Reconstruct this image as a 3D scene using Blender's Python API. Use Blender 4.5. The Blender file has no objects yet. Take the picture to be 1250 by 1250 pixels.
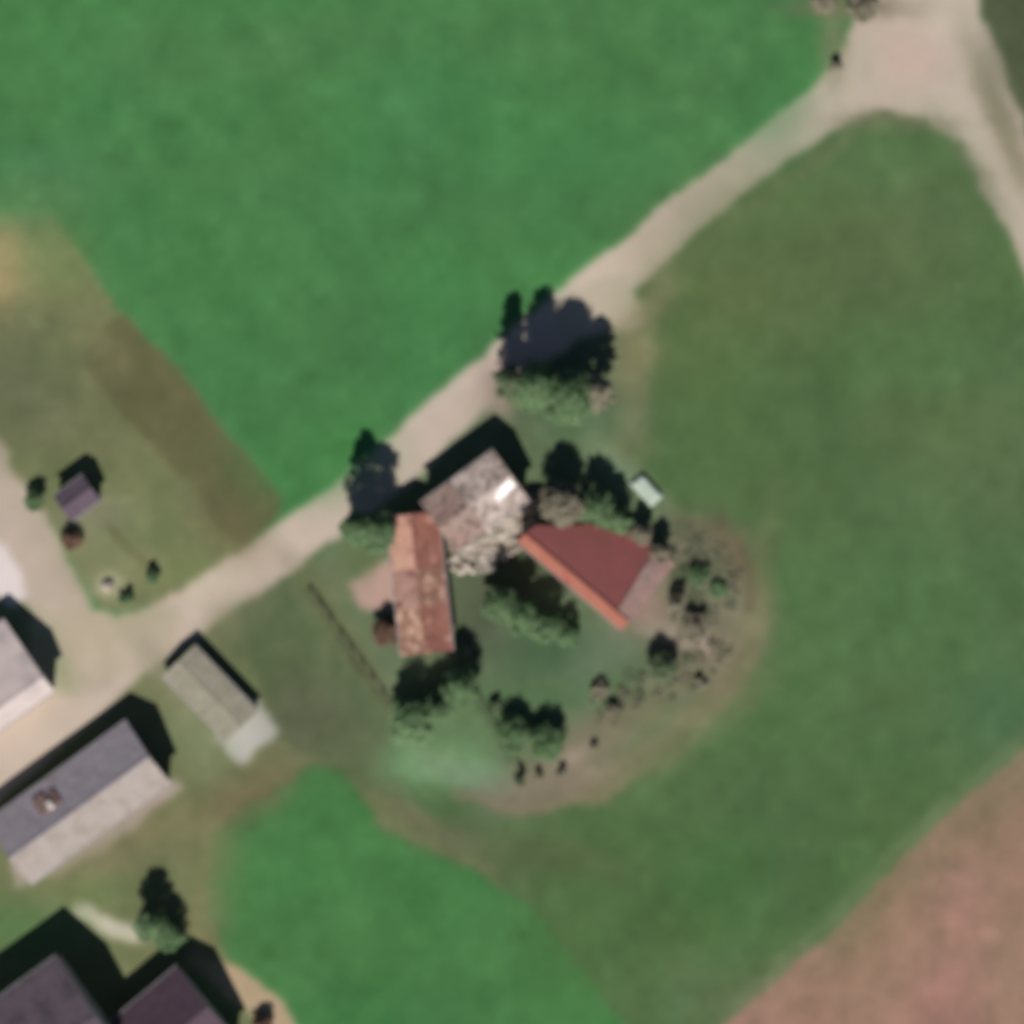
import bpy, bmesh, math, random
import numpy as np
from mathutils import Vector, Matrix

# ------------------------------------------------------------------ camera, sky, sun, exposure
scene = bpy.context.scene
C = scene.collection
cam_d = bpy.data.cameras.new('camera')
cam = bpy.data.objects.new('camera', cam_d)
C.objects.link(cam)
CAM_H = 460.0
cam.location = (0, 0, CAM_H)
cam.rotation_euler = (0, 0, 0)
cam_d.sensor_width = 36.0
cam_d.lens = 36.0 * CAM_H / 125.0
cam_d.clip_start = 1.0
cam_d.clip_end = 6000.0
cam_d.dof.use_dof = True            # the survey camera is not quite in focus: the whole photograph is soft
cam_d.dof.focus_distance = CAM_H / 2
cam_d.dof.aperture_fstop = cam_d.lens / 1000.0 / 0.95
scene.camera = cam

SUN_EL = math.radians(45.0)
SUN_TO = Vector((-0.07, -1.0, 0)).normalized()      # horizontal direction towards the sun (south)
SUN_DIR = Vector((SUN_TO.x * math.cos(SUN_EL), SUN_TO.y * math.cos(SUN_EL), math.sin(SUN_EL)))
world = bpy.data.worlds.new('World')
scene.world = world
world.use_nodes = True
wn = world.node_tree
bg = wn.nodes['Background']
sky = wn.nodes.new('ShaderNodeTexSky')
sky.sky_type = 'NISHITA'
sky.sun_disc = False
sky.sun_elevation = SUN_EL
sky.sun_rotation = math.atan2(SUN_TO.x, SUN_TO.y)
sky.air_density = 0.8
sky.dust_density = 0.3
sky.ozone_density = 1.0
wn.links.new(sky.outputs[0], bg.inputs[0])
bg.inputs[1].default_value = 0.05
sun_d = bpy.data.lights.new('sun', 'SUN')
sun_d.energy = 5.0
sun_d.angle = math.radians(0.5)
sun_d.color = (1.0, 0.955, 0.89)
sun = bpy.data.objects.new('sun', sun_d)
C.objects.link(sun)
sun.rotation_euler = SUN_DIR.to_track_quat('Z', 'Y').to_euler()
scene.view_settings.view_transform = 'Standard'
scene.view_settings.look = 'None'
scene.view_settings.exposure = 0.22
scene.view_settings.gamma = 1.0
scene.view_settings.use_curve_mapping = False
scene.render.engine = 'CYCLES'
scene.cycles.pixel_filter_type = 'BLACKMAN_HARRIS'
scene.cycles.filter_width = 3.0
scene.cycles.max_bounces = 4

# ------------------------------------------------------------------ helpers
K = (1.37, 1.32, 1.27)        # light returned by a flat white ground under this sun and sky


def lin(v):
    v /= 255.0
    return v / 12.92 if v <= 0.04045 else ((v + 0.055) / 1.055) ** 2.4


def alb(r, g, b, f=1.0):
    return tuple(min(0.86, lin(c) / k / f) for c, k in zip((r, g, b), K))


def P(px, py, z=0.0):
    """map reading (0.1 m grid, origin at the north-west corner) -> metres on the ground"""
    return Vector(((px - 625) * 0.1, (625 - py) * 0.1, z))


def link(o, parent=None):
    C.objects.link(o)
    if parent is not None:
        o.parent = parent
    return o


def mesh_obj(name, bm, mat, parent=None, smooth=False):
    me = bpy.data.meshes.new(name)
    bm.normal_update()
    bm.to_mesh(me)
    bm.free()
    for m in (mat if isinstance(mat, (list, tuple)) else [mat]):
        me.materials.append(m)
    if smooth:
        for p in me.polygons:
            p.use_smooth = True
    return link(bpy.data.objects.new(name, me), parent)


def empty(name, loc, rz=0.0):
    o = bpy.data.objects.new(name, None)
    o.empty_display_size = 0.5
    o.location = loc
    o.rotation_euler = (0, 0, rz)
    return link(o)


def tag(o, label=None, cat=None, group=None, kind=None):
    if label:
        o['label'] = label
    if cat:
        o['category'] = cat
    if group:
        o['group'] = group
    if kind:
        o['kind'] = kind
    return o


def box(bm, c, s, rot=None):
    m = Matrix.Translation(c)
    if rot is not None:
        m = m @ rot
    m = m @ Matrix.Diagonal((s[0], s[1], s[2], 1))
    bmesh.ops.create_cube(bm, size=1.0, matrix=m)


def prism(bm, pts_a, pts_b):
    """solid between two polygons with the same number of corners"""
    a = [bm.verts.new(p) for p in pts_a]
    b = [bm.verts.new(p) for p in pts_b]
    n = len(a)
    fs = [bm.faces.new(a[::-1]), bm.faces.new(b)]
    for i in range(n):
        j = (i + 1) % n
        fs.append(bm.faces.new((a[i], a[j], b[j], b[i])))
    bmesh.ops.recalc_face_normals(bm, faces=fs)


def limb(bm, p0, p1, r0, r1, n=6):
    d = (p1 - p0)
    if d.length < 1e-4:
        return
    q = d.to_track_quat('Z', 'Y')
    rings = []
    for p, r in ((p0, r0), (p1, r1)):
        rings.append([bm.verts.new(p + q @ Vector((r * math.cos(2 * math.pi * k / n), r * math.sin(2 * math.pi * k / n), 0)))
                      for k in range(n)])
    for k in range(n):
        j = (k + 1) % n
        bm.faces.new((rings[0][k], rings[0][j], rings[1][j], rings[1][k]))
    bm.faces.new(rings[1])


# ------------------------------------------------------------------ materials
def material(name, col, rough=0.85, var=0.12, scale=1.0, hue=None, bump=0.0, bump_scale=20.0, ribs=None, spec=0.25, patch=None):
    """col: base albedo; var: brightness variation; hue: second albedo mixed in by noise;
    ribs: (axis, spacing m, depth) real relief lines in object space; patch: (albedo, scale, low, high) stains"""
    m = bpy.data.materials.new(name)
    m.use_nodes = True
    nt = m.node_tree
    N, L = nt.nodes, nt.links
    bsdf = N['Principled BSDF']
    bsdf.inputs['Roughness'].default_value = rough
    bsdf.inputs['Specular IOR Level'].default_value = spec
    tc = N.new('ShaderNodeTexCoord')
    n1 = N.new('ShaderNodeTexNoise')
    n1.inputs['Scale'].default_value = scale
    n1.inputs['Detail'].default_value = 6
    n1.inputs['Roughness'].default_value = 0.65
    L.new(tc.outputs['Object'], n1.inputs['Vector'])
    mr = N.new('ShaderNodeMapRange')
    mr.inputs[1].default_value = 0.3
    mr.inputs[2].default_value = 0.7
    mr.inputs[3].default_value = 1 - var
    mr.inputs[4].default_value = 1 + var
    L.new(n1.outputs['Fac'], mr.inputs[0])
    base = N.new('ShaderNodeRGB')
    base.outputs[0].default_value = (*col, 1)
    out = base.outputs[0]

    def mixin(out, colour, sc, lo, hi):
        n2 = N.new('ShaderNodeTexNoise')
        n2.inputs['Scale'].default_value = sc
        n2.inputs['Detail'].default_value = 5
        n2.inputs['Roughness'].default_value = 0.6
        L.new(tc.outputs['Object'], n2.inputs['Vector'])
        r2 = N.new('ShaderNodeMapRange')
        r2.inputs[1].default_value = lo
        r2.inputs[2].default_value = hi
        L.new(n2.outputs['Fac'], r2.inputs[0])
        mx = N.new('ShaderNodeMix')
        mx.data_type = 'RGBA'
        L.new(r2.outputs[0], mx.inputs['Factor'])
        L.new(out, mx.inputs['A'])
        mx.inputs['B'].default_value = (*colour, 1)
        return mx.outputs['Result']
    if hue is not None:
        out = mixin(out, hue, scale * 0.45 + 0.05, 0.4, 0.65)
    if patch is not None:
        out = mixin(out, patch[0], patch[1], patch[2], patch[3])
    mul = N.new('ShaderNodeVectorMath')
    mul.operation = 'SCALE'
    L.new(out, mul.inputs[0])
    L.new(mr.outputs[0], mul.inputs['Scale'])
    L.new(mul.outputs[0], bsdf.inputs['Base Color'])
    h = None
    if bump > 0:
        n3 = N.new('ShaderNodeTexNoise')
        n3.inputs['Scale'].default_value = bump_scale
        n3.inputs['Detail'].default_value = 4
        L.new(tc.outputs['Object'], n3.inputs['Vector'])
        bp = N.new('ShaderNodeBump')
        bp.inputs['Strength'].default_value = bump
        bp.inputs['Distance'].default_value = 0.05
        L.new(n3.outputs['Fac'], bp.inputs['Height'])
        h = bp
    if ribs is not None:
        sx = N.new('ShaderNodeSeparateXYZ')
        L.new(tc.outputs['Object'], sx.inputs[0])
        mm = N.new('ShaderNodeMath')
        mm.operation = 'MULTIPLY'
        mm.inputs[1].default_value = 2 * math.pi / ribs[1]
        L.new(sx.outputs[ribs[0]], mm.inputs[0])
        sn = N.new('ShaderNodeMath')
        sn.operation = 'SINE'
        L.new(mm.outputs[0], sn.inputs[0])
        bp = N.new('ShaderNodeBump')
        bp.inputs['Strength'].default_value = 0.6
        bp.inputs['Distance'].default_value = ribs[2]
        L.new(sn.outputs[0], bp.inputs['Height'])
        if h is not None:
            L.new(h.outputs[0], bp.inputs['Normal'])
        h = bp
    if h is not None:
        L.new(h.outputs[0], bsdf.inputs['Normal'])
    return m


def ground_material(name, scale=0.9, var=0.07, bump=0.35, rough=0.95):
    m = bpy.data.materials.new(name)
    m.use_nodes = True
    nt = m.node_tree
    N, L = nt.nodes, nt.links
    bsdf = N['Principled BSDF']
    bsdf.inputs['Roughness'].default_value = rough
    bsdf.inputs['Specular IOR Level'].default_value = 0.1
    at = N.new('ShaderNodeAttribute')
    at.attribute_name = 'cover'
    tc = N.new('ShaderNodeTexCoord')
    n1 = N.new('ShaderNodeTexNoise')
    n1.inputs['Scale'].default_value = scale
    n1.inputs['Detail'].default_value = 8
    n1.inputs['Roughness'].default_value = 0.7
    L.new(tc.outputs['Object'], n1.inputs['Vector'])
    mr = N.new('ShaderNodeMapRange')
    mr.inputs[1].default_value = 0.3
    mr.inputs[2].default_value = 0.7
    mr.inputs[3].default_value = 1 - var
    mr.inputs[4].default_value = 1 + var
    L.new(n1.outputs['Fac'], mr.inputs[0])
    mul = N.new('ShaderNodeVectorMath')
    mul.operation = 'SCALE'
    L.new(at.outputs['Color'], mul.inputs[0])
    L.new(mr.outputs[0], mul.inputs['Scale'])
    L.new(mul.outputs[0], bsdf.inputs['Base Color'])
    bp = N.new('ShaderNodeBump')
    bp.inputs['Strength'].default_value = bump
    bp.inputs['Distance'].default_value = 0.04
    n3 = N.new('ShaderNodeTexNoise')
    n3.inputs['Scale'].default_value = 9.0
    n3.inputs['Detail'].default_value = 5
    L.new(tc.outputs['Object'], n3.inputs['Vector'])
    L.new(n3.outputs['Fac'], bp.inputs['Height'])
    L.new(bp.outputs[0], bsdf.inputs['Normal'])
    return m


# ------------------------------------------------------------------ the ground: one grid of cells shared out among fields, road and yard
rng = np.random.default_rng(7)
STEP = 2.5                                     # 0.25 m cells
LO, HI = -200.0, 1450.0
NX = int((HI - LO) / STEP) + 1
gx = LO + STEP * np.arange(NX)
GX, GY = np.meshgrid(gx, gx)                   # rows run south


def noise(cell, amp=1.0, seed=0):
    r = np.random.default_rng(seed)
    n = int((HI - LO) / cell) + 4
    g = r.standard_normal((n, n))
    t = (gx - LO) / cell
    i = np.floor(t).astype(int)
    f = t - i
    f = f * f * (3 - 2 * f)
    a = g[i][:, i] * (1 - f)[None, :] + g[i][:, i + 1] * f[None, :]
    b = g[i + 1][:, i] * (1 - f)[None, :] + g[i + 1][:, i + 1] * f[None, :]
    return amp * (a * (1 - f)[:, None] + b * f[:, None])


WX = GX + noise(60, 2.5, 1) + noise(18, 1.8, 2) + noise(7, 1.2, 3)
WY = GY + noise(60, 2.5, 4) + noise(18, 1.8, 5) + noise(7, 1.2, 6)


RX = GX + noise(60, 2.5, 7) + noise(12, 1.5, 8)
RY = GY + noise(60, 2.5, 9) + noise(12, 1.5, 11)


def inside(poly, X=None, Y=None):
    X = WX if X is None else X
    Y = WY if Y is None else Y
    c = np.zeros(X.shape, bool)
    n = len(poly)
    for i in range(n):
        x0, y0 = poly[i]
        x1, y1 = poly[(i + 1) % n]
        if y0 == y1:
            continue
        k = (y0 > Y) != (y1 > Y)
        c ^= k & (X < (x1 - x0) * (Y - y0) / (y1 - y0) + x0)
    return c


def near(line, half, X=None, Y=None):
    """within half (a number or one per vertex) of a polyline"""
    X = WX if X is None else X
    Y = WY if Y is None else Y
    c = np.zeros(X.shape, bool)
    hs = half if isinstance(half, (list, tuple)) else [half] * len(line)
    for (x0, y0), (x1, y1), h0, h1 in zip(line, line[1:], hs, hs[1:]):
        dx, dy = x1 - x0, y1 - y0
        t = np.clip(((X - x0) * dx + (Y - y0) * dy) / (dx * dx + dy * dy), 0, 1)
        c |= np.hypot(X - x0 - t * dx, Y - y0 - t * dy) < h0 + (h1 - h0) * t
    return c


def blur(a, s):
    s = s / STEP
    r = int(3 * s) + 1
    k = np.exp(-0.5 * (np.arange(-r, r + 1) / s) ** 2)
    k /= k.sum()
    for ax in (0, 1):
        p = np.pad(a, [(r, r) if i == ax else (0, 0) for i in range(a.ndim)], mode='edge')
        n = a.shape[ax]
        o = np.zeros_like(a)
        for i, w in enumerate(k):
            o += w * (p[i:i + n] if ax == 0 else p[:, i:i + n])
        a = o
    return a


REG = {}
reg = np.zeros(GX.shape, int)                  # 0: the northern crop field
COL = np.zeros(GX.shape + (3,))
COL[:] = (71, 120, 69)


def region(mask, idx=None, col=None):
    if idx is not None:
        reg[mask] = idx
    if col is not None:
        COL[mask] = col


ROAD = [(-200, 1085), (0, 927), (110, 823), (170, 782), (240, 742), (350, 665), (420, 617), (500, 548), (590, 470), (700, 378), (760, 333),
        (840, 262), (930, 190), (1010, 128), (1090, 70), (1150, -10), (1215, -200)]
ROAD_H = [40, 38, 46, 34, 29, 28, 28, 28, 29, 29, 30, 26, 23, 29, 55, 46, 46]
# 1 eastern meadow: everything south-east of the road
region(inside([(-200, 1085), (420, 617), (590, 470), (760, 333), (1010, 128), (1120, 60), (1215, -200), (1450, -200), (1450, 1450), (-200, 1450)]), 1, (82, 106, 66))
# 6 west: grass round the western yards
region(inside([(-200, 1060), (0, 920), (150, 820), (330, 690), (390, 690), (480, 870), (480, 960), (600, 1060), (760, 1250), (860, 1450), (-200, 1450)]), 6, (112, 116, 80))
region(inside([(280, 740), (385, 690), (480, 870), (500, 985), (390, 935), (345, 900)]), None, (92, 104, 72))
# 2 southern crop field
region(inside([(255, 1030), (300, 985), (370, 940), (420, 945), (470, 1010), (560, 1055), (640, 1100), (700, 1170), (770, 1262), (860, 1450), (400, 1450), (345, 1262), (250, 1120)]), 2, (70, 119, 66))
# 3 ploughed field
region(inside([(700, 1450), (880, 1258), (960, 1183), (1060, 1085), (1160, 990), (1255, 905), (1450, 730), (1450, 1450)]), 3, (153, 118, 101))
# 7 eastern corner beyond the side road
region(inside([(1190, -200), (1195, 0), (1222, 100), (1262, 190), (1450, 560), (1450, -200)]), 7, (82, 90, 64))
region(inside([(-200, 560), (0, 600), (40, 680), (75, 745), (70, 840), (0, 900), (-200, 1000)]), 6, (120, 128, 92))
# 4 western garden
GARDEN = [(-200, 300), (-10, 270), (62, 262), (140, 372), (345, 605), (300, 668), (215, 738), (130, 745), (60, 640), (0, 540), (-200, 250)]
region(inside(GARDEN), 4, (114, 118, 80))
region(inside([(98, 445), (118, 402), (152, 382), (345, 605), (340, 630), (290, 668), (195, 555)]), None, (98, 97, 65))
# 5 farmyard
YARD = [(385, 705), (418, 640), (440, 625), (590, 505), (625, 440), (745, 380), (800, 430), (770, 560), (830, 620), (890, 650), (925, 710),
        (925, 770), (880, 840), (815, 905), (735, 965), (640, 975), (560, 965), (485, 955), (480, 868)]
region(inside(YARD), 5, (102, 114, 84))
region(inside([(478, 866), (505, 895), (560, 900), (596, 925), (640, 955), (606, 970), (540, 962), (484, 955)]), None, (108, 140, 98))
region(near([(905, 690), (925, 735), (915, 790), (880, 845), (815, 910), (735, 965), (650, 982), (560, 968)], [8, 10, 16, 18, 20, 16, 12, 6]), None, (128, 118, 90))
# the gravel road and its side tracks (8)
region(near(ROAD, ROAD_H, RX, RY), 8, (197, 176, 160))
region(near([(700, 385), (745, 372), (768, 385)], [26, 32, 20], RX, RY), 8, (186, 170, 150))
region(near([(1085, 30), (1170, 70), (1215, 170), (1275, 320), (1400, 560)], [44, 52, 40, 30, 30]), 8, (190, 173, 156))
region(inside([(1038, 30), (1110, -30), (1190, -30), (1200, 60), (1210, 160), (1165, 172), (1128, 146), (1090, 140), (1050, 146), (1000, 130)]), 8, (192, 174, 158))
region(near([(-200, 330), (-30, 560), (40, 680), (80, 750), (105, 810)], [38, 38, 36, 36, 40]), 8, (188, 169, 152))
region(inside([(40, 735), (130, 748), (215, 742), (215, 800), (90, 850), (30, 830)]), 8, (187, 169, 148))
# 9 concrete aprons
region(inside([(-40, 700), (0, 655), (22, 690), (35, 728), (15, 740), (-40, 700)]), 9, (222, 206, 200))
region(inside([(260, 898), (316, 852), (346, 894), (296, 936)]), 9, (184, 180, 168))
region(inside([(10, 1050), (205, 945), (228, 958), (152, 1022), (87, 1064), (20, 1086)]), 9, (164, 152, 138))
region(near([(100, 1112), (140, 1138), (172, 1140)], 12), 9, (190, 182, 160))
region(near([(238, 1172), (285, 1192), (330, 1238), (355, 1280)], [7, 19, 20, 18]), 9, (178, 154, 124))
region(inside([(424, 716), (470, 684), (520, 690), (548, 712), (520, 740), (470, 748), (440, 745)]), 9, (182, 148, 136))
region(inside([(545, 640), (600, 620), (655, 600), (668, 630), (640, 662), (590, 698), (552, 694)]), 9, (140, 128, 114))

COL = blur(COL, 4.0)


def blob(px, py, rx, ry, col, s=0.8, rot=0.0):
    global COL
    c, q = math.cos(math.radians(rot)), math.sin(math.radians(rot))
    X, Y = WX - px, WY - py
    u, v = X * c + Y * q, -X * q + Y * c
    w = s * np.exp(-0.5 * ((u / rx) ** 2 + (v / ry) ** 2) ** 1.3)
    COL = COL * (1 - w[..., None]) + np.array(col, float) * w[..., None]


# wear, dry patches and differences in the sward; some yard and fence blobs are painted shade
blob(5, 328, 34, 42, (176, 152, 108), 0.9)
blob(60, 320, 40, 50, (112, 130, 80), 0.6)
blob(90, 395, 60, 20, (128, 124, 88), 0.6, 40)
blob(170, 640, 60, 50, (118, 126, 86), 0.6)
blob(60, 545, 60, 30, (110, 112, 80), 0.5)
blob(15, 455, 80, 55, (98, 100, 74), 0.8)
blob(280, 640, 30, 45, (100, 94, 65), 0.6, -45)
blob(130, 700, 60, 30, (140, 136, 100), 0.5, 40)
blob(132, 715, 14, 12, (170, 168, 138), 0.8)
blob(85, 775, 50, 26, (168, 160, 130), 0.4)
blob(60, 800, 14, 40, (140, 148, 108), 0.7, -35)
blob(105, 625, 40, 20, (132, 124, 110), 0.5)
for t in range(7):
    blob(130 + 9 * t, 640 + 10 * t, 7, 5, (100, 96, 66), 0.5, 45)
# northern crop
blob(120, 90, 90, 80, (74, 122, 72), 0.5)
blob(330, 60, 160, 30, (82, 118, 72), 0.45, -10)
blob(470, 90, 60, 60, (76, 122, 74), 0.4)
blob(580, 310, 60, 60, (71, 125, 70), 0.5)
blob(380, 560, 70, 40, (68, 124, 66), 0.6)
blob(940, 110, 40, 60, (71, 124, 72), 0.5)
blob(760, 60, 160, 60, (76, 118, 68), 0.5)
blob(640, 140, 160, 60, (72, 124, 72), 0.4)
blob(60, 210, 60, 40, (74, 118, 84), 0.35)
blob(30, 250, 60, 26, (86, 124, 76), 0.7)
blob(1040, 10, 60, 10, (120, 112, 88), 0.7)
blob(1018, 55, 14, 40, (125, 118, 92), 0.6)
# soft verges of the track
for (x, y) in ((500, 505), (560, 462), (640, 405), (720, 325), (860, 205), (960, 140)):
    blob(x, y, 40, 5, (160, 156, 130), 0.06, -38)
for (x, y) in ((810, 362), (862, 302), (944, 236), (1014, 182)):
    blob(x, y, 40, 8, (116, 112, 84), 0.45, -40)
blob(1090, 148, 60, 9, (118, 112, 88), 0.6)
blob(1185, 200, 50, 10, (116, 112, 90), 0.5, 55)
blob(1225, 150, 14, 90, (104, 104, 76), 0.6, -22)
blob(1235, 40, 24, 60, (80, 86, 60), 0.6)
blob(1110, 70, 30, 30, (198, 168, 154), 0.6)
blob(300, 690, 70, 10, (192, 174, 152), 0.4, -36)
blob(800, 365, 16, 40, (128, 118, 92), 0.7, 20)
blob(775, 430, 26, 30, (122, 116, 84), 0.7)
blob(770, 500, 18, 60, (130, 124, 90), 0.7)
blob(755, 545, 34, 26, (118, 124, 90), 0.6)
# eastern meadow
blob(900, 400, 80, 120, (92, 104, 62), 0.6)
blob(1000, 300, 130, 80, (92, 110, 68), 0.5)
blob(1090, 215, 90, 50, (92, 114, 72), 0.5)
blob(1080, 330, 100, 60, (86, 98, 64), 0.4)
blob(1000, 520, 120, 80, (76, 106, 62), 0.6)
blob(1180, 560, 110, 120, (92, 108, 72), 0.6)
blob(1130, 790, 160, 100, (78, 110, 68), 0.6)
blob(1215, 880, 50, 50, (74, 112, 82), 0.4)
blob(1020, 940, 170, 80, (78, 108, 64), 0.6)
blob(900, 1080, 150, 80, (74, 104, 60), 0.7)
blob(760, 1120, 90, 70, (76, 100, 58), 0.6)
blob(640, 1040, 90, 22, (88, 96, 64), 0.7, 10)
blob(850, 1200, 80, 20, (84, 112, 76), 0.5, -44)
for (x, y) in ((940, 1190), (1030, 1100), (1130, 1005), (1225, 920)):
    blob(x, y, 55, 9, (108, 124, 88), 0.6, -43)
    blob(x + 14, y + 16, 50, 8, (150, 119, 100), 0.4, -43)
blob(1080, 1140, 60, 30, (157, 117, 101), 0.4, -43)
blob(1180, 1120, 30, 60, (166, 122, 110), 0.4)
blob(1100, 1220, 160, 40, (156, 122, 104), 0.4)
# yard cover
blob(690, 500, 60, 34, (84, 104, 76), 0.7)
blob(640, 520, 24, 40, (90, 102, 74), 0.7)
blob(610, 480, 20, 26, (150, 132, 118), 0.8)
blob(760, 580, 40, 14, (120, 136, 108), 0.8, 42)
blob(870, 655, 50, 22, (98, 96, 74), 0.8, 25)
blob(905, 690, 16, 40, (112, 96, 72), 0.7, -30)
blob(850, 690, 34, 30, (96, 98, 72), 0.7)
blob(835, 672, 16, 10, (134, 124, 104), 0.7, 40)
blob(890, 760, 40, 34, (128, 122, 98), 0.8)
blob(870, 800, 40, 26, (130, 120, 98), 0.8)
blob(780, 745, 34, 34, (150, 124, 112), 0.95)
blob(815, 775, 22, 12, (168, 148, 134), 0.8, 35)
blob(855, 778, 16, 8, (188, 166, 152), 0.8, 30)
blob(640, 690, 40, 30, (70, 76, 56), 0.8)  # tree shadow by the house's southwest wall, painted into the ground colour
blob(680, 790, 80, 34, (70, 98, 66), 0.8)
blob(740, 800, 40, 26, (100, 118, 92), 0.7)
blob(655, 850, 110, 22, (84, 110, 74), 0.7)
blob(560, 760, 34, 60, (84, 92, 70), 0.7)
blob(600, 740, 26, 30, (76, 84, 62), 0.6)  # more of that tree shade painted in, farther west
blob(540, 900, 60, 36, (98, 128, 86), 0.8, 20)
blob(510, 935, 40, 24, (110, 146, 102), 0.9, 10)
blob(580, 950, 50, 14, (120, 142, 110), 0.8, 10)
blob(740, 900, 110, 26, (124, 114, 92), 0.9, -32)
blob(680, 955, 60, 22, (136, 122, 102), 0.9, -15)
blob(700, 925, 26, 10, (160, 142, 124), 0.6, -15)
blob(905, 800, 50, 14, (128, 122, 94), 0.5, -60)
blob(925, 740, 14, 90, (118, 118, 84), 0.6, 8)
blob(870, 890, 90, 12, (108, 118, 80), 0.6, -40)
blob(440, 680, 18, 22, (98, 106, 72), 0.7)
blob(400, 720, 22, 26, (120, 116, 88), 0.6)
blob(430, 790, 14, 90, (112, 112, 80), 0.7, -36)
for t in range(12):
    blob(382 + 8.5 * t, 728 + 12 * t, 5, 8, (70, 76, 52), 0.55, -36)  # shade of the western fence, painted as a dark line
for t in range(10):
    blob(575 + 6 * t, 835 + 10 * t, 5, 8, (66, 84, 54), 0.45, -30)  # shade line of the lawn fence, painted into the grass
for t in range(14):
    a = math.radians(-95 + 9 * t)
    blob(838 + 82 * math.cos(a), 712 + 78 * math.sin(a), 7, 7, (92, 86, 64), 0.4)
# western grass
blob(290, 760, 40, 24, (132, 124, 98), 0.6, -35)
blob(330, 790, 50, 40, (84, 98, 64), 0.6)
blob(390, 870, 40, 60, (94, 98, 72), 0.6, -36)
blob(210, 830, 16, 60, (150, 142, 120), 0.6, -40)
blob(235, 900, 22, 60, (128, 132, 100), 0.6, -38)
blob(300, 975, 50, 24, (110, 102, 72), 0.8, -35)
blob(250, 1030, 30, 40, (122, 120, 84), 0.6)
blob(110, 1060, 90, 22, (128, 122, 88), 0.6, -32)
blob(120, 1090, 50, 16, (104, 118, 74), 0.7)
blob(20, 1130, 50, 30, (84, 114, 70), 0.8)
blob(245, 1120, 24, 60, (118, 122, 82), 0.7)
blob(520, 1000, 60, 12, (112, 106, 80), 0.5, 25)
blob(575, 1040, 60, 12, (100, 102, 74), 0.5, 32)
blob(420, 1220, 22, 30, (60, 96, 56), 0.5)
calm = blur(np.where(reg >= 8, 0.35, 1.0), 4.0)[..., None]
for f in ((3.0, 22, 10), (2.0, 45, 13), (1.6, 10, 16)):      # uneven growth
    COL *= 1 + (f[0] / 100.0) * noise(f[1], 1, f[2])[..., None] * calm * np.array([1.0, 0.8, 1.0])
COL[..., 0] += noise(80, 1.4, 21)
COL[..., 1] += noise(90, 2.0, 22)
# drill rows of the northern crop run parallel to its western edge
rows = np.sin((GX * 0.77 - GY * 0.64) / 11.0) * (reg == 0)
COL *= (1 + 0.012 * rows)[..., None]
COL = np.clip(COL, 4, 250) / 255.0
LIN = np.where(COL <= 0.04045, COL / 12.92, ((COL + 0.055) / 1.055) ** 2.4) / np.array(K)
HGT = noise(110, 0.05, 31) + noise(35, 0.02, 32) + blur(((reg <= 2) * 0.10 + (reg == 8) * -0.03), 5.0)

NAMES = {0: ('crop_field', 'bright green crop field north of the track'), 1: ('meadow', 'dull green meadow east of the farmyard'),
         2: ('crop_field', 'bright green crop field at the south'), 3: ('ploughed_field', 'bare reddish brown ploughed field'),
         4: ('garden_lawn', 'dry olive grass beside the western track'), 5: ('farmyard', 'worn grassy farmyard round the red roof'),
         6: ('grass_verge', 'olive grass around the western sheds'), 7: ('meadow', 'dark grass strip beyond the road junction'),
         8: ('gravel_road', 'pale pinkish gravel farm road with its junctions'), 9: ('concrete_apron', 'pale paved aprons beside the buildings')}
cell_reg = reg[:-1, :-1]
vid = np.arange(NX * NX).reshape(NX, NX)
WXX = (GX - 625) * 0.1
WYY = (625 - GY) * 0.1
for idx, (nm, lab) in NAMES.items():
    r, c = np.nonzero(cell_reg == idx)
    quads = np.stack([vid[r + 1, c], vid[r + 1, c + 1], vid[r, c + 1], vid[r, c]], 1)
    used, inv = np.unique(quads.ravel(), return_inverse=True)
    me = bpy.data.meshes.new(nm)
    nv, nf = len(used), len(quads)
    me.vertices.add(nv)
    me.vertices.foreach_set('co', np.stack([WXX.ravel()[used], WYY.ravel()[used], HGT.ravel()[used]], 1).astype(np.float32).ravel())
    me.loops.add(nf * 4)
    me.loops.foreach_set('vertex_index', inv.astype(np.int32).ravel())
    me.polygons.add(nf)
    me.polygons.foreach_set('loop_start', (np.arange(nf) * 4).astype(np.int32))
    me.update(calc_edges=True)
    ca = me.color_attributes.new('cover', 'FLOAT_COLOR', 'POINT')
    ca.data.foreach_set('color', np.concatenate([LIN.reshape(-1, 3)[used], np.ones((nv, 1))], 1).astype(np.float32).ravel())
    me.polygons.foreach_set('use_smooth', np.ones(nf, bool))
    gravel = idx in (8, 9)
    me.materials.append(ground_material(nm + '_surface', 2.5 if gravel else 0.9, 0.04 if gravel else 0.05, 0.25 if gravel else 0.45))
    tag(link(bpy.data.objects.new(nm, me)), lab, None, None, 'structure')

bm = bmesh.new()                                # the land beyond, to the horizon
bmesh.ops.create_grid(bm, x_segments=8, y_segments=8, size=3000)
far = mesh_obj('ground', bm, material('far_land', alb(88, 112, 72), 0.95, 0.3, 0.01, alb(128, 118, 86)))
far.location.z = -0.4
tag(far, 'open farmland stretching to the horizon', None, None, 'structure')

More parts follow.
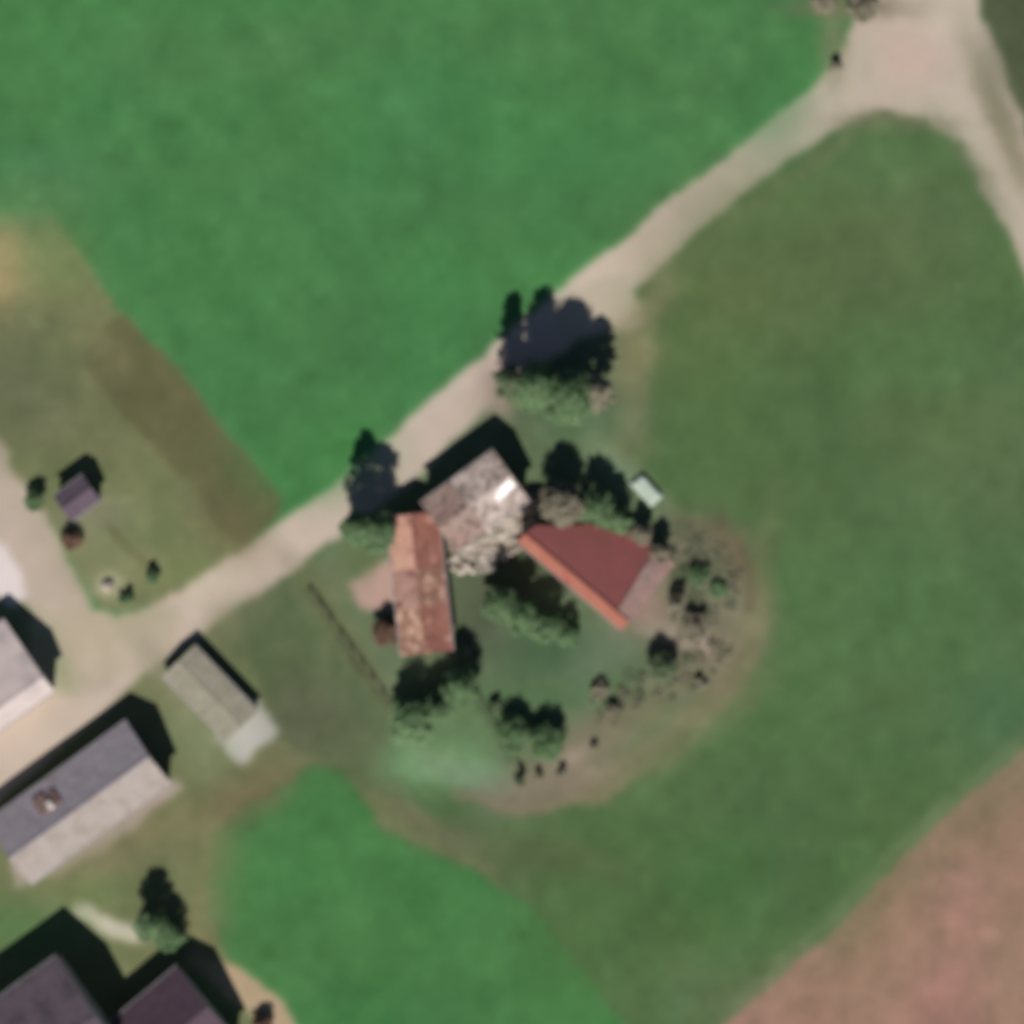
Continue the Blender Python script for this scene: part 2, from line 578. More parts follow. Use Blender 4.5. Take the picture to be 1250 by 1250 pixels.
# ------------------------------------------------------------------ buildings
plaster = material('lime_plaster', (0.55, 0.50, 0.42), 0.9, 0.12, 1.2, (0.42, 0.38, 0.32), 0.3)
dark_plaster = material('grey_plaster', (0.34, 0.31, 0.29), 0.9, 0.15, 1.2, (0.25, 0.23, 0.2), 0.3)
boards = material('weathered_boards', (0.16, 0.11, 0.08), 0.9, 0.25, 2.0, (0.22, 0.18, 0.15), 0.3)
zinc = material('dull_zinc', (0.22, 0.22, 0.22), 0.5, 0.1, 3.0)
brick_m = material('chimney_masonry', (0.30, 0.14, 0.10), 0.9, 0.25, 4.0, (0.4, 0.3, 0.25), 0.4)
pale_m = material('pale_cement', (0.62, 0.57, 0.52), 0.9, 0.15, 2.0)
door_m = material('door_paint', (0.10, 0.07, 0.05), 0.7, 0.2, 3.0)


def gable(name, label, px, py, ang, L, wl, wr, hl, hr, hz, wall_m, bays, over=0.4, chimneys=(), sheet=None, thick=0.16):
    """ridge along local x; eaves at +wl and -wr; bays: [(x0 fraction, x1 fraction, material, label)]"""
    root = empty(name, P(px, py), math.radians(ang))
    tag(root, label, 'building')
    sl, sr = (hz - hl) / wl, (hz - hr) / wr

    def top(y):
        return hz - sl * y if y >= 0 else hz + sr * y
    x = L / 2 - over
    a, b = wl - over, -(wr - over)
    dz = thick + 0.03
    bm = bmesh.new()
    prof = [(b, -0.15), (a, -0.15), (a, top(a) - dz), (0, hz - dz), (b, top(b) - dz)]
    prism(bm, [Vector((-x, y, z)) for y, z in prof], [Vector((x, y, z)) for y, z in prof])
    mesh_obj('wall', bm, wall_m, root)
    for f0, f1, m, lab in bays:
        x0, x1 = -L / 2 + f0 * L, -L / 2 + f1 * L
        if f1 < 1:
            x1 -= 0.03
        for side in (1, -1):
            mm = m
            if isinstance(mm, tuple):
                mm = mm[0] if side > 0 else mm[1]
            e = wl if side > 0 else -wr
            nm = 'roof_slope'
            if sheet:
                n = max(1, round((x1 - x0) / sheet))
            else:
                n = 1
            for k in range(n):
                bm = bmesh.new()
                xa, xb = x0 + (x1 - x0) * k / n, x0 + (x1 - x0) * (k + 1) / n - (0.03 if n > 1 else 0)
                w = random.uniform(-0.025, 0.025) if n > 1 else 0.0
                lo = top(e)
                y0 = 0.02 * side
                q = [(y0, hz - thick), (e, lo - thick), (e, lo), (y0, hz)]
                if n > 1:
                    prism(bm, [Vector((xa, y, z + w)) for y, z in q], [Vector((xb, y, z - w * 0.5)) for y, z in q])
                    o = mesh_obj('roof_sheet', bm, mm, root)
                else:
                    # a sagging old slope: gridded slab with a little unevenness
                    nx, ny = max(6, int((xb - xa) / 0.6)), 8
                    rr = random.Random(len(name) * 7 + side + int(10 * f0))
                    jig = [[rr.uniform(-0.035, 0.035) for _ in range(ny + 1)] for _ in range(nx + 1)]
                    rows_t, rows_b = [], []
                    for i in range(nx + 1):
                        xx = xa + (xb - xa) * i / nx
                        rt, rb = [], []
                        for j in range(ny + 1):
                            t = j / ny
                            yy = y0 + (e - y0) * t
                            zz = hz + (lo - hz) * t
                            d = jig[i][j] - 0.05 * math.sin(math.pi * t) * math.sin(math.pi * i / nx)
                            if i in (0, nx) or j in (0, ny):
                                d *= 0.5
                            rt.append(bm.verts.new((xx, yy, zz + d)))
                            rb.append(bm.verts.new((xx, yy, zz - thick)))
                        rows_t.append(rt)
                        rows_b.append(rb)
                    fs = []
                    for i in range(nx):
                        for j in range(ny):
                            fs.append(bm.faces.new((rows_t[i][j], rows_t[i + 1][j], rows_t[i + 1][j + 1], rows_t[i][j + 1])))
                            fs.append(bm.faces.new((rows_b[i][j], rows_b[i][j + 1], rows_b[i + 1][j + 1], rows_b[i + 1][j])))
                    for i in range(nx):
                        for j in (0, ny):
                            fs.append(bm.faces.new((rows_t[i][j], rows_t[i + 1][j], rows_b[i + 1][j], rows_b[i][j])))
                    for j in range(ny):
                        for i in (0, nx):
                            fs.append(bm.faces.new((rows_t[i][j], rows_t[i][j + 1], rows_b[i][j + 1], rows_b[i][j])))
                    bmesh.ops.recalc_face_normals(bm, faces=fs)
                    o = mesh_obj('roof_slope', bm, mm, root)
                if lab:
                    o['label'] = lab if isinstance(lab, str) else lab[0 if side > 0 else 1]
        bm = bmesh.new()
        q = [(-0.16, hz - 0.08), (0.16, hz - 0.08), (0.09, hz + 0.07), (-0.09, hz + 0.07)]
        prism(bm, [Vector((x0 - 0.01, y, z)) for y, z in q], [Vector((x1 + 0.01, y, z)) for y, z in q])
        mesh_obj('ridge_cap', bm, m[0] if isinstance(m, tuple) else m, root)
    for e, h in ((wl, hl), (-wr, hr)):
        s = 1 if e > 0 else -1
        bm = bmesh.new()
        q = [(e + s * 0.01, h - 0.19), (e + s * 0.13, h - 0.19), (e + s * 0.15, h - 0.07), (e + s * 0.01, h - 0.07)]
        prism(bm, [Vector((-L / 2, y, z)) for y, z in q], [Vector((L / 2, y, z)) for y, z in q])
        mesh_obj('gutter', bm, zinc, root)
    for cx, cy, sx, sy, hh, m in chimneys:
        bm = bmesh.new()
        z0 = top(cy) - 0.5
        box(bm, Vector((cx, cy, (z0 + hz + hh) / 2)), (sx, sy, hz + hh - z0))
        ch = mesh_obj('chimney', bm, m, root)
        bm = bmesh.new()
        box(bm, Vector((cx, cy, hz + hh + 0.06)), (sx + 0.16, sy + 0.16, 0.12))
        mesh_obj('chimney_cap', bm, pale_m, ch)
    # a door in the southern long wall
    bm = bmesh.new()
    box(bm, Vector((L * 0.12, b - 0.03, 1.0)), (1.0, 0.08, 2.0)) if hr > 2.3 else box(bm, Vector((L * 0.12, b - 0.03, 0.7)), (0.8, 0.08, 1.4))
    mesh_obj('door', bm, door_m, root)
    return root


def roofing(name, rgb, t, away, **kw):
    """albedo of a roof read from a slope of tangent t whose downslope faces the sun by -away"""
    f = (1 + away * t) / math.sqrt(1 + t * t)
    return material(name, alb(*rgb, f), **kw)


barn_roof = roofing('barn_fibre_cement', (118, 110, 113), 0.53, -0.77, rough=0.85, var=0.07, scale=0.7, patch=(alb(138, 120, 118), 0.35, 0.55, 0.75), ribs=(0, 0.18, 0.02), bump=0.2)
barn_cream = roofing('barn_cream_sheet', (188, 174, 164), 0.53, 0.77, rough=0.85, var=0.08, scale=0.7, patch=(alb(150, 136, 124), 0.4, 0.5, 0.72), ribs=(0, 0.18, 0.02), bump=0.2)
barn = gable('barn', 'long grey barn beside the track at the west edge, brown hatches on its roof', 103, 981, 36, 20.9, 5.2, 4.2, 3.25, 3.8, 6.0, dark_plaster,
             [(0, 1, (barn_roof, barn_cream), None)])
# raised ventilator housing with a rusty skirt on the barn's north slope
rust = material('rusty_flashing', (0.16, 0.10, 0.085), 0.8, 0.3, 1.5, (0.24, 0.16, 0.14), 0.3)
for dx, dy, sx, sy, hh, m, nm in ((-3.6, 2.9, 1.6, 2.6, 0.35, rust, 'roof_hatch'), (-1.9, 2.7, 1.1, 2.2, 0.3, rust, 'roof_hatch'), (-2.75, 2.3, 0.7, 1.0, 0.6, pale_m, 'ventilator')):
    bm = bmesh.new()
    z = 6.0 - 0.53 * dy
    rot = Matrix.Rotation(-math.atan(0.53), 4, 'X')
    box(bm, Vector((dx, dy, z + hh / 2 - 0.12)), (sx, sy, hh), rot)
    bmesh.ops.bevel(bm, geom=bm.edges[:], offset=0.06, segments=1, affect='EDGES')
    mesh_obj(nm, bm, m, barn)

white_roof = roofing('white_sheet_roof', (182, 166, 160), 0.28, -0.77, rough=0.7, var=0.08, scale=0.5, patch=(alb(176, 160, 156), 0.3, 0.5, 0.7), ribs=(0, 0.25, 0.02))
gable('barn', 'pale roofed barn with a bright white southern slope, cut by the west edge', -42, 897, 36, 25.0, 8.5, 2.2, 3.2, 4.4, 5.6, plaster, [(0, 1, white_roof, None)])

shed_roof = material('mossy_sheet', alb(158, 150, 132), 0.9, 0.16, 1.2, alb(142, 136, 116), 0.3, patch=(alb(182, 174, 140), 0.9, 0.58, 0.72), ribs=(0, 0.2, 0.02))
random.seed(3)
gable('shed', 'low shed with mossy beige sheet roof beside the track', 258, 846, -46, 11.2, 2.75, 2.75, 1.75, 1.75, 2.15, boards, [(0, 1, shed_roof, None)], 0.2, sheet=1.15, thick=0.08)

slate = roofing('purple_grey_slate', (78, 67, 74), 0.27, -0.77, rough=0.7, var=0.12, scale=0.9, patch=(alb(68, 58, 64), 0.5, 0.5, 0.7), bump=0.3)
gable('farmhouse', 'tall dark-roofed farmhouse at the southwest corner, its west wing', 31, 1297, 36, 23.2, 8.5, 8.5, 5.5, 5.5, 7.8, plaster, [(0, 1, slate, None)])
slate2 = roofing('dark_plum_slate', (62, 47, 55), 0.45, -0.77, rough=0.7, var=0.1, scale=0.9, bump=0.3)
gable('farmhouse', 'lower plum-roofed wing adjoining the tall farmhouse at the southwest corner', 218, 1254, 40, 10.4, 6, 6, 3.8, 3.8, 6.5, plaster, [(0, 1, slate2, None)])

brown_t = roofing('brown_tiles', (138, 112, 102), 0.32, -0.77, rough=0.85, var=0.25, scale=1.2, hue=alb(160, 138, 126), patch=(alb(96, 72, 66), 1.5, 0.52, 0.62), bump=0.3)
grey_t = roofing('lichened_grey_roof', (186, 168, 158), 0.32, -0.77, rough=0.9, var=0.25, scale=1.4, hue=alb(150, 132, 122), patch=(alb(84, 66, 60), 1.7, 0.54, 0.62), bump=0.5)
house_mid = gable('farmhouse', 'old farmhouse with a mottled grey roof beside the track, white skylight on it', 580, 612, 36, 10.9, 3.75, 3.75, 4.5, 4.5, 5.7, plaster,
                  [(0, 0.42, brown_t, 'browner weathered bay'), (0.42, 1, grey_t, 'lichened grey bay')])
pink_t = material('faded_pink_tiles', alb(178, 138, 124), 0.85, 0.2, 0.9, alb(150, 110, 98), 0.3, patch=(alb(112, 70, 66), 0.7, 0.52, 0.62), bump_scale=14)
rust_t = material('rust_red_tiles', alb(158, 106, 90), 0.85, 0.2, 1.0, alb(120, 72, 66), 0.3, patch=(alb(196, 150, 130), 0.8, 0.58, 0.68), bump_scale=14)
salmon = material('salmon_tiles', alb(160, 120, 100), 0.85, 0.22, 1.0, alb(124, 88, 76), 0.3, patch=(alb(204, 164, 140), 0.9, 0.52, 0.62), bump_scale=14)
orange_t = material('orange_tiles', alb(206, 162, 138), 0.85, 0.2, 0.8, alb(188, 134, 116), 0.3, patch=(alb(138, 92, 86), 0.5, 0.54, 0.66), bump_scale=14)
gable('farmhouse', 'long low farm wing with ragged orange and salmon tiles running south from the old farmhouse', 512, 712, -84, 17.0, 3.3, 3.1, 3.0, 3.0, 4.4, plaster,
      [(0, 0.40, (rust_t, orange_t), ('rust red tiles', 'bright orange tiles')), (0.40, 0.66, (salmon, pink_t), ('patchy salmon-brown tiles', 'faded pink tiles')), (0.66, 1, (rust_t, salmon), ('rust red tiles', 'patchy salmon-brown tiles'))])
white_sheet = material('white_painted_sheet', (0.82, 0.79, 0.76), 0.5, 0.05, 2.0)
bm = bmesh.new()
for k, (x, y, w, d) in enumerate(((4.0, -0.95, 2.2, 1.2), (2.7, -1.25, 0.8, 0.9))):
    box(bm, Vector((x, y, 5.7 + 0.32 * y + 0.09)), (w, d, 0.07), Matrix.Rotation(math.atan(0.32), 4, 'X') @ Matrix.Rotation(0.12 - 0.3 * k, 4, 'Z'))
mesh_obj('skylight', bm, white_sheet, house_mid)

red_t = roofing('red_tiles', (122, 68, 66), 0.55, -0.80, rough=0.85, var=0.08, scale=0.6, hue=alb(150, 92, 84, 0.9), bump=0.3, ribs=(1, 0.3, 0.03))
red_s = roofing('orange_red_tiles', (186, 116, 96), 1.0, 0.80, rough=0.85, var=0.15, scale=0.9, patch=(alb(150, 76, 64), 0.6, 0.56, 0.68), bump=0.3)
red_p = roofing('faded_tiles', (146, 116, 106), 0.55, -0.80, rough=0.85, var=0.22, scale=1.0, patch=(alb(176, 150, 138), 0.6, 0.5, 0.66), bump=0.3)
red_house = empty('house', P(715, 700), 0)
tag(red_house, 'house with a big brick-red tiled roof in the middle of the farmyard', 'building')
O = P(715, 700)
RA, RB = P(640, 652) - O, P(765, 757) - O              # ridge ends
RU = (RB - RA).normalized()
RN = Vector((-RU.y, RU.x, 0))                          # towards the north-east
RIDGE = 6.4


def on_roof(px, py):
    p = P(px, py) - O
    d = (p - RA).dot(RN)
    return Vector((p.x, p.y, RIDGE - (0.52 * d if d > 0 else -1.0 * d)))


def roof_piece(pts, m, label, nm='roof_slope'):
    """a tiled slab over the given outline, cut into small faces and slightly uneven"""
    top = [on_roof(*q) for q in pts]
    bm = bmesh.new()
    vt = [bm.verts.new(v) for v in top]
    vb = [bm.verts.new(v - Vector((0, 0, 0.17))) for v in top]
    ft = bm.faces.new(vt)
    bm.faces.new(vb[::-1])
    n = len(vt)
    for i in range(n):
        k = (i + 1) % n
        bm.faces.new((vt[i], vb[i], vb[k], vt[k]))
    bmesh.ops.recalc_face_normals(bm, faces=bm.faces[:])
    o = mesh_obj(nm, bm, m, red_house)
    if label:
        o['label'] = label


roof_piece([(640, 651), (655, 641), (768, 639), (800, 667), (750, 743)], red_t, None)
roof_piece([(801, 668), (823, 689), (768, 759), (751, 744)], red_p, 'faded pinkish end bay')
roof_piece([(639, 652), (765, 758), (757, 768), (631, 661)], red_s, 'orange tiled southern slope')
wall_px = [(645, 653), (658, 646), (766, 644), (817, 689), (763, 755), (755, 764), (635, 660)]
bm = bmesh.new()
tops = [on_roof(*q) - Vector((0, 0, 0.2)) for q in wall_px]
vt = [bm.verts.new(v) for v in tops]
vb = [bm.verts.new((v.x, v.y, -0.15)) for v in tops]
for i in range(len(vt)):
    k = (i + 1) % len(vt)
    bm.faces.new((vt[i], vb[i], vb[k], vt[k]))
bmesh.ops.recalc_face_normals(bm, faces=bm.faces[:])
mesh_obj('wall', bm, plaster, red_house)
bm = bmesh.new()
rot = RU.to_track_quat('X', 'Z').to_matrix().to_4x4()
mid = (RA + RB) / 2
box(bm, Vector((mid.x, mid.y, RIDGE + 0.02)), ((RB - RA).length, 0.28, 0.14), rot)
mesh_obj('ridge_cap', bm, red_s, red_house)
bm = bmesh.new()
e0, e1 = on_roof(631, 661), on_roof(757, 768)
m2 = (e0 + e1) / 2 - RN * 0.09 - Vector((0, 0, 0.13))
box(bm, m2, ((e1 - e0).length, 0.12, 0.12), rot)
mesh_obj('gutter', bm, zinc, red_house)
bm = bmesh.new()
w0, w1 = P(635, 660) - O, P(755, 764) - O
dm = w0.lerp(w1, 0.55) - RN * 0.03
box(bm, Vector((dm.x, dm.y, 1.0)), (1.0, 0.1, 2.0), rot)
mesh_obj('door', bm, door_m, red_house)

hut_roof = roofing('hut_felt', (76, 64, 72), 0.45, -0.77, rough=0.9, var=0.12, scale=1.5)
gable('garden_hut', 'small purple-grey garden hut on dry grass beside the western track', 97, 608, 36, 4.4, 1.9, 1.9, 2.6, 2.6, 3.5, boards, [(0, 1, hut_roof, None)], 0.25)

# ------------------------------------------------------------------ trees and shrubs
bark = material('bark', (0.10, 0.075, 0.055), 0.95, 0.3, 4.0, None, 0.5)
LEAF = {k: material('leaves_' + k, c, 0.75, 0.35, 0.8, h, spec=0.15) for k, c, h in (
    ('dark', (0.075, 0.105, 0.055), (0.10, 0.125, 0.07)),
    ('mid', (0.085, 0.15, 0.065), (0.105, 0.155, 0.08)),
    ('pale', (0.11, 0.19, 0.085), (0.13, 0.19, 0.10)),
    ('brown', (0.17, 0.155, 0.11), (0.20, 0.18, 0.13)),
    ('rust', (0.12, 0.07, 0.05), (0.16, 0.10, 0.07)))}


def crown_mesh(bm, R, z0, z1, n, leaf, rr, spire):
    """leaf-sized faces gathered in clumps through the crown's volume"""
    H = z1 - z0
    clumps = []
    nc = max(14, int(14 + R * R * 11))
    for k in range(nc):
        t = rr.random() ** (1.4 if spire else 0.9)
        prof = (1 - t) ** 0.75 * 0.95 + 0.08 if spire else math.sqrt(max(0.05, 1 - (1.9 * t - 0.85) ** 2))
        a = rr.uniform(0, 2 * math.pi)
        r = R * prof * math.sqrt(rr.random()) * 0.85
        clumps.append((Vector((r * math.cos(a), r * math.sin(a), z0 + t * H)), R * rr.uniform(0.22, 0.38)))
    for k in range(n):
        c, cr = clumps[k % nc]
        d = Vector((rr.gauss(0, 1), rr.gauss(0, 1), rr.gauss(0, 0.8)))
        d = d.normalized() * cr * rr.random() ** 0.5
        p = c + d
        p.z = max(p.z, 0.05)
        nrm = d.normalized() * 0.9 + Vector((rr.gauss(0, 0.45), rr.gauss(0, 0.45), rr.gauss(1.1, 0.4)))
        if nrm.length < 0.01:
            continue
        q = nrm.to_track_quat('Z', 'Y') @ Matrix.Rotation(rr.uniform(0, 6.28), 3, 'Z').to_quaternion()
        s = leaf * rr.uniform(0.6, 1.4)
        vs = [bm.verts.new(p + q @ Vector(v)) for v in ((-s, 0, 0), (0, -s * 0.6, s * 0.12), (s, 0, 0), (0, s * 0.6, s * 0.12))]
        bm.faces.new(vs)


def tree(name, label, px, py, r_px, h, leaf='mid', cat='tree', group=None, spire=False, seed=None, dense=1.0):
    R = r_px * 0.1
    rr = random.Random(seed if seed is not None else int(px * 31 + py * 17))
    root = empty(name, P(px, py, -0.05), 0)
    tag(root, label, cat, group)
    shrub = cat == 'shrub'
    bm = bmesh.new()
    if shrub:
        for k in range(5):
            a = k * 1.256 + rr.uniform(-0.3, 0.3)
            limb(bm, Vector((0.05 * math.cos(a), 0.05 * math.sin(a), 0)), Vector((R * 0.5 * math.cos(a), R * 0.5 * math.sin(a), h * 0.7)), 0.035, 0.012, 5)
        mesh_obj('stem', bm, bark, root)
        z0 = 0.1 * h
    else:
        tr = 0.05 + 0.018 * h
        top = Vector((rr.uniform(-.2, .2), rr.uniform(-.2, .2), h * 0.82))
        mid = Vector((rr.uniform(-.15, .15), rr.uniform(-.15, .15), h * 0.4))
        limb(bm, Vector((0, 0, -0.2)), Vector((0, 0, 0.3)), tr * 1.6, tr * 1.1, 8)
        limb(bm, Vector((0, 0, 0.3)), mid, tr * 1.1, tr * 0.8, 8)
        limb(bm, mid, top, tr * 0.8, 0.03, 7)
        for k in range(9):
            t = 0.2 + 0.6 * k / 8
            b0 = mid * (t / 0.4) if t < 0.4 else mid.lerp(top, (t - 0.4) / 0.42)
            a = k * 2.4 + rr.uniform(-0.3, 0.3)
            ln = R * (0.8 - 0.45 * t)
            limb(bm, b0, b0 + Vector((ln * math.cos(a), ln * math.sin(a), ln * 0.5)), tr * 0.4 * (1.1 - t), 0.02, 5)
        mesh_obj('trunk', bm, bark, root)
        z0 = 0.17 * h
    bm = bmesh.new()
    leaf_s = 0.13 if shrub else 0.21
    n = int(dense * (math.pi * R * R * (5.5 + 0.5 * h) / (1.2 * leaf_s * leaf_s) + 250))
    n = min(n, 14000)
    crown_mesh(bm, R, z0, h, n, leaf_s, rr, spire)
    mesh_obj('foliage' if shrub else 'crown', bm, LEAF[leaf], root)
    return root


G1 = 'tall trees beside the track'
tree('tree', 'westernmost spire-topped tree of the tall clump beside the track', 620, 468, 22, 11.5, 'dark', group=G1, spire=True)
tree('tree', 'tallest tree of the clump beside the track, pointed top', 655, 476, 34, 12.2, 'mid', group=G1, spire=True)
tree('tree', 'broad green tree in the middle of the tall clump beside the track', 692, 486, 36, 11, 'mid', group=G1)
tree('tree', 'easternmost brownish-green tree of the tall clump beside the track', 728, 482, 22, 9, 'brown', group=G1)
tree('tree', 'slim tree on the verge northwest of the orange-tiled wing', 438, 646, 22, 11.5, 'mid', group=G1)
tree('tree', 'rounder tree hard against the north end of the orange-tiled wing', 460, 648, 27, 10, 'mid', group=G1)
G2 = 'garden trees round the red-roofed house'
tree('tree', 'middle tree of the row crowded against the southwest wall of the red roof', 640, 752, 23, 6.4, 'mid', group=G2)
tree('tree', 'tree between the pale and the green tree south of the salmon-tiled wing', 532, 866, 20, 5.6, 'mid', group=G2)
tree('tree', 'westernmost of the trees crowded southwest of the red roof, nearest the rubble', 612, 738, 23, 6.4, 'mid', group=G2)
tree('tree', 'tree southwest of the red roof standing farthest out on the lawn', 668, 766, 22, 5.6, 'mid', group=G2)
tree('tree', 'small tree between the lawn and the red roof', 694, 776, 15, 3.8, 'mid', group=G2)
tree('tree', 'grey-brown tree by the north corner of the red roof', 684, 616, 28, 7.0, 'brown', group=G2)
tree('tree', 'dull green tree behind the northeast eave of the red roof', 728, 622, 24, 5.8, 'mid', group=G2)
tree('tree', 'green tree of the row behind the red roof, between dull and olive neighbours', 750, 634, 20, 5.2, 'mid', group=G2)
tree('tree', 'olive tree by the northeast eave of the red roof, next to the pale cover', 782, 652, 15, 3.7, 'brown', group=G2)
tree('tree', 'small tree at the east corner of the red roof', 806, 674, 15, 3.8, 'brown', group=G2)
tree('tree', 'pale green tree on the light lawn south of the salmon-tiled wing', 504, 880, 28, 6.6, 'pale', group=G2)
tree('tree', 'green tree at the southeast corner of the salmon-tiled wing', 562, 838, 25, 6.4, 'mid', group=G2)
tree('tree', 'slim tree by the fence west of the light lawn', 490, 862, 12, 4.6, 'pale', group=G2)
tree('tree', 'olive tree standing alone above the tall dark-roofed farmhouse', 190, 1126, 23, 6.0, 'mid', group=None)
tree('shrub', 'bush at the east foot of the tree above the dark-roofed farmhouse', 210, 1140, 19, 4.2, 'mid', 'shrub')
S = 'shrubs in the farmyard garden'
tree('shrub', 'wide dark bush west of a pair on the southern lawn', 630, 897, 24, 3.4, 'mid', 'shrub', S)
tree('shrub', 'wide dark bush east of a pair on the southern lawn', 668, 905, 24, 3.4, 'mid', 'shrub', S)
tree('shrub', 'small bush beside the fence running across the southern lawn', 604, 860, 9, 1.4, 'dark', 'shrub', S)
tree('shrub', 'brown-leaved bush against the west wall of the salmon-tiled wing', 472, 772, 20, 2.8, 'rust', 'shrub', S)
tree('shrub', 'dark bush by the pale paving southeast of the red roof', 808, 812, 20, 3.2, 'dark', 'shrub', S)
tree('shrub', 'long brown bush east of the paved yard beside the red roof', 848, 764, 19, 2.2, 'brown', 'shrub', S)
tree('shrub', 'brown bush touching the east corner of the red roof', 826, 738, 14, 3.0, 'brown', 'shrub', S)
tree('shrub', 'olive bush in the bed northeast of the red roof', 852, 702, 15, 1.6, 'mid', 'shrub', S)
tree('shrub', 'low olive bush in the bed near its curved eastern edge', 878, 720, 12, 1.0, 'mid', 'shrub', S)
tree('shrub', 'small bush on bare soil between lawn and eastern bed', 732, 842, 13, 1.2, 'brown', 'shrub', S)
tree('shrub', 'small bush on bare soil south of its twin', 748, 868, 12, 1.4, 'brown', 'shrub', S)
tree('shrub', 'small bush at the far southeast of the yard below the paving', 855, 832, 9, 1.1, 'brown', 'shrub', S)
tree('shrub', 'dark little bush at the end of the lawn fence', 636, 952, 8, 1.9, 'dark', 'shrub', S)
tree('shrub', 'little bush second along the southern bare edge', 658, 948, 7, 1.2, 'brown', 'shrub', S)
tree('shrub', 'little bush third along the southern bare edge', 685, 943, 7, 1.2, 'brown', 'shrub', S)
tree('shrub', 'little bush farthest up the southern bare edge', 724, 912, 6, 1.0, 'brown', 'shrub', S)
W = 'shrubs on the dry western grass'
tree('shrub', 'dark bush between the western track and the garden hut', 45, 610, 14, 2.4, 'mid', 'shrub', W)
tree('shrub', 'brown bush south of the garden hut', 88, 658, 14, 1.8, 'rust', 'shrub', W)
tree('shrub', 'small bush on dry grass above the track junction, eastern one', 186, 704, 10, 1.6, 'mid', 'shrub', W)
tree('shrub', 'small bush beside the pale boulder above the track junction', 155, 732, 10, 1.6, 'mid', 'shrub', W)
tree('shrub', 'reddish-brown bush by the tan path at the south edge', 320, 1250, 15, 2.2, 'rust', 'shrub')
tree('shrub', 'olive bush at the corner of the northern crop by the road junction', 1020, 82, 8, 1.5, 'brown', 'shrub')
tree('tree', 'brownish tree at the north edge beside the road junction', 1052, 14, 20, 3.4, 'brown', 'tree')
tree('tree', 'brownish tree at the north edge, west of its neighbour by the junction', 1005, 2, 18, 3.0, 'brown', 'tree')


# ------------------------------------------------------------------ fences
def fence(label, pts, posts, h):
    a, b = P(*pts[0]), P(*pts[-1])
    root = empty('fence', a, 0)
    tag(root, label, 'fence', 'wooden fences of the farmyard')
    d = (b - a)
    L = d.length
    ang = math.atan2(d.y, d.x)
    root.rotation_euler = (0, 0, ang)
    proto = None
    for k in range(posts):
        x = L * k / (posts - 1)
        if proto is None:
            bm = bmesh.new()
            box(bm, Vector((0, 0, h / 2 - 0.1)), (0.14, 0.14, h + 0.2))
            proto = mesh_obj('post', bm, boards, root)
            o = proto
        else:
            o = proto.copy()
            link(o, root)
        o.location = (x, 0, 0)
        o.rotation_euler = (random.uniform(-.03, .03), random.uniform(-.03, .03), random.uniform(-.2, .2))
    for z in (0.45, 0.9):
        bm = bmesh.new()
        box(bm, Vector((L / 2, 0.1, z * h)), (L, 0.04, 0.08))
        mesh_obj('rail', bm, boards, root)


random.seed(11)
fence('brown rail fence along the western edge of the farmyard', [(378, 722), (480, 866)], 9, 1.1)
fence('low brown rail fence across the southern lawn', [(575, 838), (636, 940)], 7, 0.9)

# ------------------------------------------------------------------ rubble, boulder, covered stack
def stone(bm, p, s, rr):
    vs = bmesh.ops.create_icosphere(bm, subdivisions=1, radius=s, matrix=Matrix.Translation(p) @ Matrix.Rotation(rr.uniform(0, 6), 4, 'Z'))['verts']
    k = (rr.uniform(0.7, 1.3), rr.uniform(0.6, 1.1), rr.uniform(0.45, 0.8))
    for v in vs:
        d = v.co - p
        v.co = p + Vector((d.x * k[0], d.y * k[1], d.z * k[2])) * rr.uniform(0.85, 1.15)


rr = random.Random(5)
bms = [bmesh.new() for _ in range(2)]
quad = [(548, 660), (650, 606), (668, 634), (642, 664), (590, 700), (552, 698)]


def in_poly(x, y, poly):
    c = False
    for i in range(len(poly)):
        (x0, y0), (x1, y1) = poly[i], poly[(i + 1) % len(poly)]
        if (y0 > y) != (y1 > y) and x < (x1 - x0) * (y - y0) / (y1 - y0) + x0:
            c = not c
    return c


n = 0
while n < 560:
    x, y = rr.uniform(545, 670), rr.uniform(605, 700)
    if not in_poly(x, y, quad):
        continue
    s = rr.choice((0.14, 0.18, 0.24, 0.32, 0.42, 0.5))
    stone(bms[0], P(x, y, s * 0.35 + rr.random() * 0.7), s, rr)
    n += 1
pale_stone = material('broken_stone', alb(206, 192, 176), 0.95, 0.4, 1.6, alb(160, 144, 130), 0.5, 12)
tag(mesh_obj('rubble', bms[0], pale_stone), 'pale broken stone rubble heaped between the grey roof and the red roof', 'rubble', None, 'stuff')
stone(bms[1], P(131, 715, 0.35), 0.75, rr)
tag(mesh_obj('boulder', bms[1], pale_stone), 'pale boulder lying on dry grass above the track junction', 'boulder')

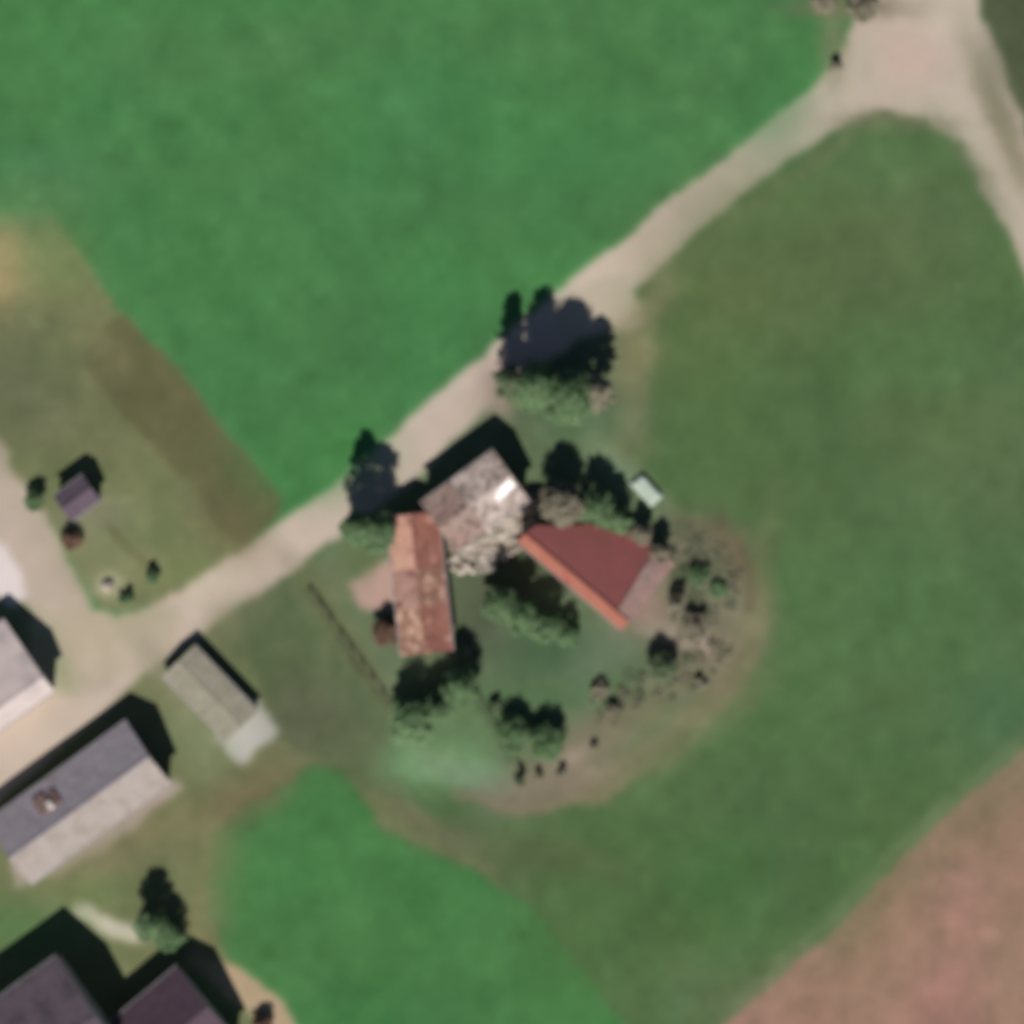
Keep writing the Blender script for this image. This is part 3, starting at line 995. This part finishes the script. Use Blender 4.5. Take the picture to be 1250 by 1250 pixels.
tarp_m = material('pale_tarpaulin', alb(190, 200, 184), 0.55, 0.08, 1.0, alb(160, 172, 150), 0.3, 3)
bm = bmesh.new()
nx, ny = 16, 10
g = []
rr = random.Random(9)
for i in range(nx + 1):
    row = []
    for j in range(ny + 1):
        u, v = i / nx * 2 - 1, j / ny * 2 - 1
        k = max(abs(u), abs(v))
        z = 0.75 * max(0.0, min(1.0, (1 - k) / 0.25)) ** 0.7 + rr.uniform(-0.03, 0.03) * (k < 0.95) + 0.1
        row.append(bm.verts.new((u * 2.0 + rr.uniform(-.05, .05), v * 1.05 + rr.uniform(-.05, .05), z)))
    g.append(row)
for i in range(nx):
    for j in range(ny):
        bm.faces.new((g[i][j], g[i + 1][j], g[i + 1][j + 1], g[i][j + 1]))
tp = mesh_obj('tarpaulin', bm, tarp_m, None, True)
tp.location = P(789, 598)
tp.rotation_euler = (0, 0, math.radians(-48))
tag(tp, 'pale green-grey cover over a low stack on grass northeast of the red roof', 'cover')

BED = [(800, 655), (840, 645), (885, 665), (908, 700), (905, 740), (880, 755), (895, 790), (868, 830), (830, 850), (780, 875), (730, 890), (715, 860), (740, 830),
       (790, 815), (800, 790), (815, 770), (822, 735), (822, 700)]
rr = random.Random(21)
bms = {k: bmesh.new() for k in ('brown', 'dark')}
n = 0
while n < 170:
    x, y = rr.uniform(710, 910), rr.uniform(640, 890)
    if not in_poly(x, y, BED):
        continue
    c = P(x, y)
    R = rr.uniform(0.3, 0.8)
    b = bms['dark' if rr.random() < 0.35 else 'brown']
    for k in range(int(60 * R)):
        a, q = rr.uniform(0, 6.28), R * math.sqrt(rr.random())
        p = c + Vector((q * math.cos(a), q * math.sin(a), rr.uniform(0.05, 0.75 * R)))
        qn = Vector((rr.gauss(0, .5), rr.gauss(0, .5), 1)).to_track_quat('Z', 'Y')
        sz = rr.uniform(0.07, 0.15)
        b.faces.new([b.verts.new(p + qn @ Vector(v)) for v in ((-sz, 0, 0), (0, -sz * .6, .02), (sz, 0, 0), (0, sz * .6, .02))])
    n += 1
tag(mesh_obj('undergrowth', bms['brown'], LEAF['brown']), 'low brownish weeds covering the beds east of the red roof', 'weeds', None, 'stuff')
tag(mesh_obj('undergrowth', bms['dark'], LEAF['dark']), 'low dark green weeds scattered through the beds east of the red roof', 'weeds', None, 'stuff')
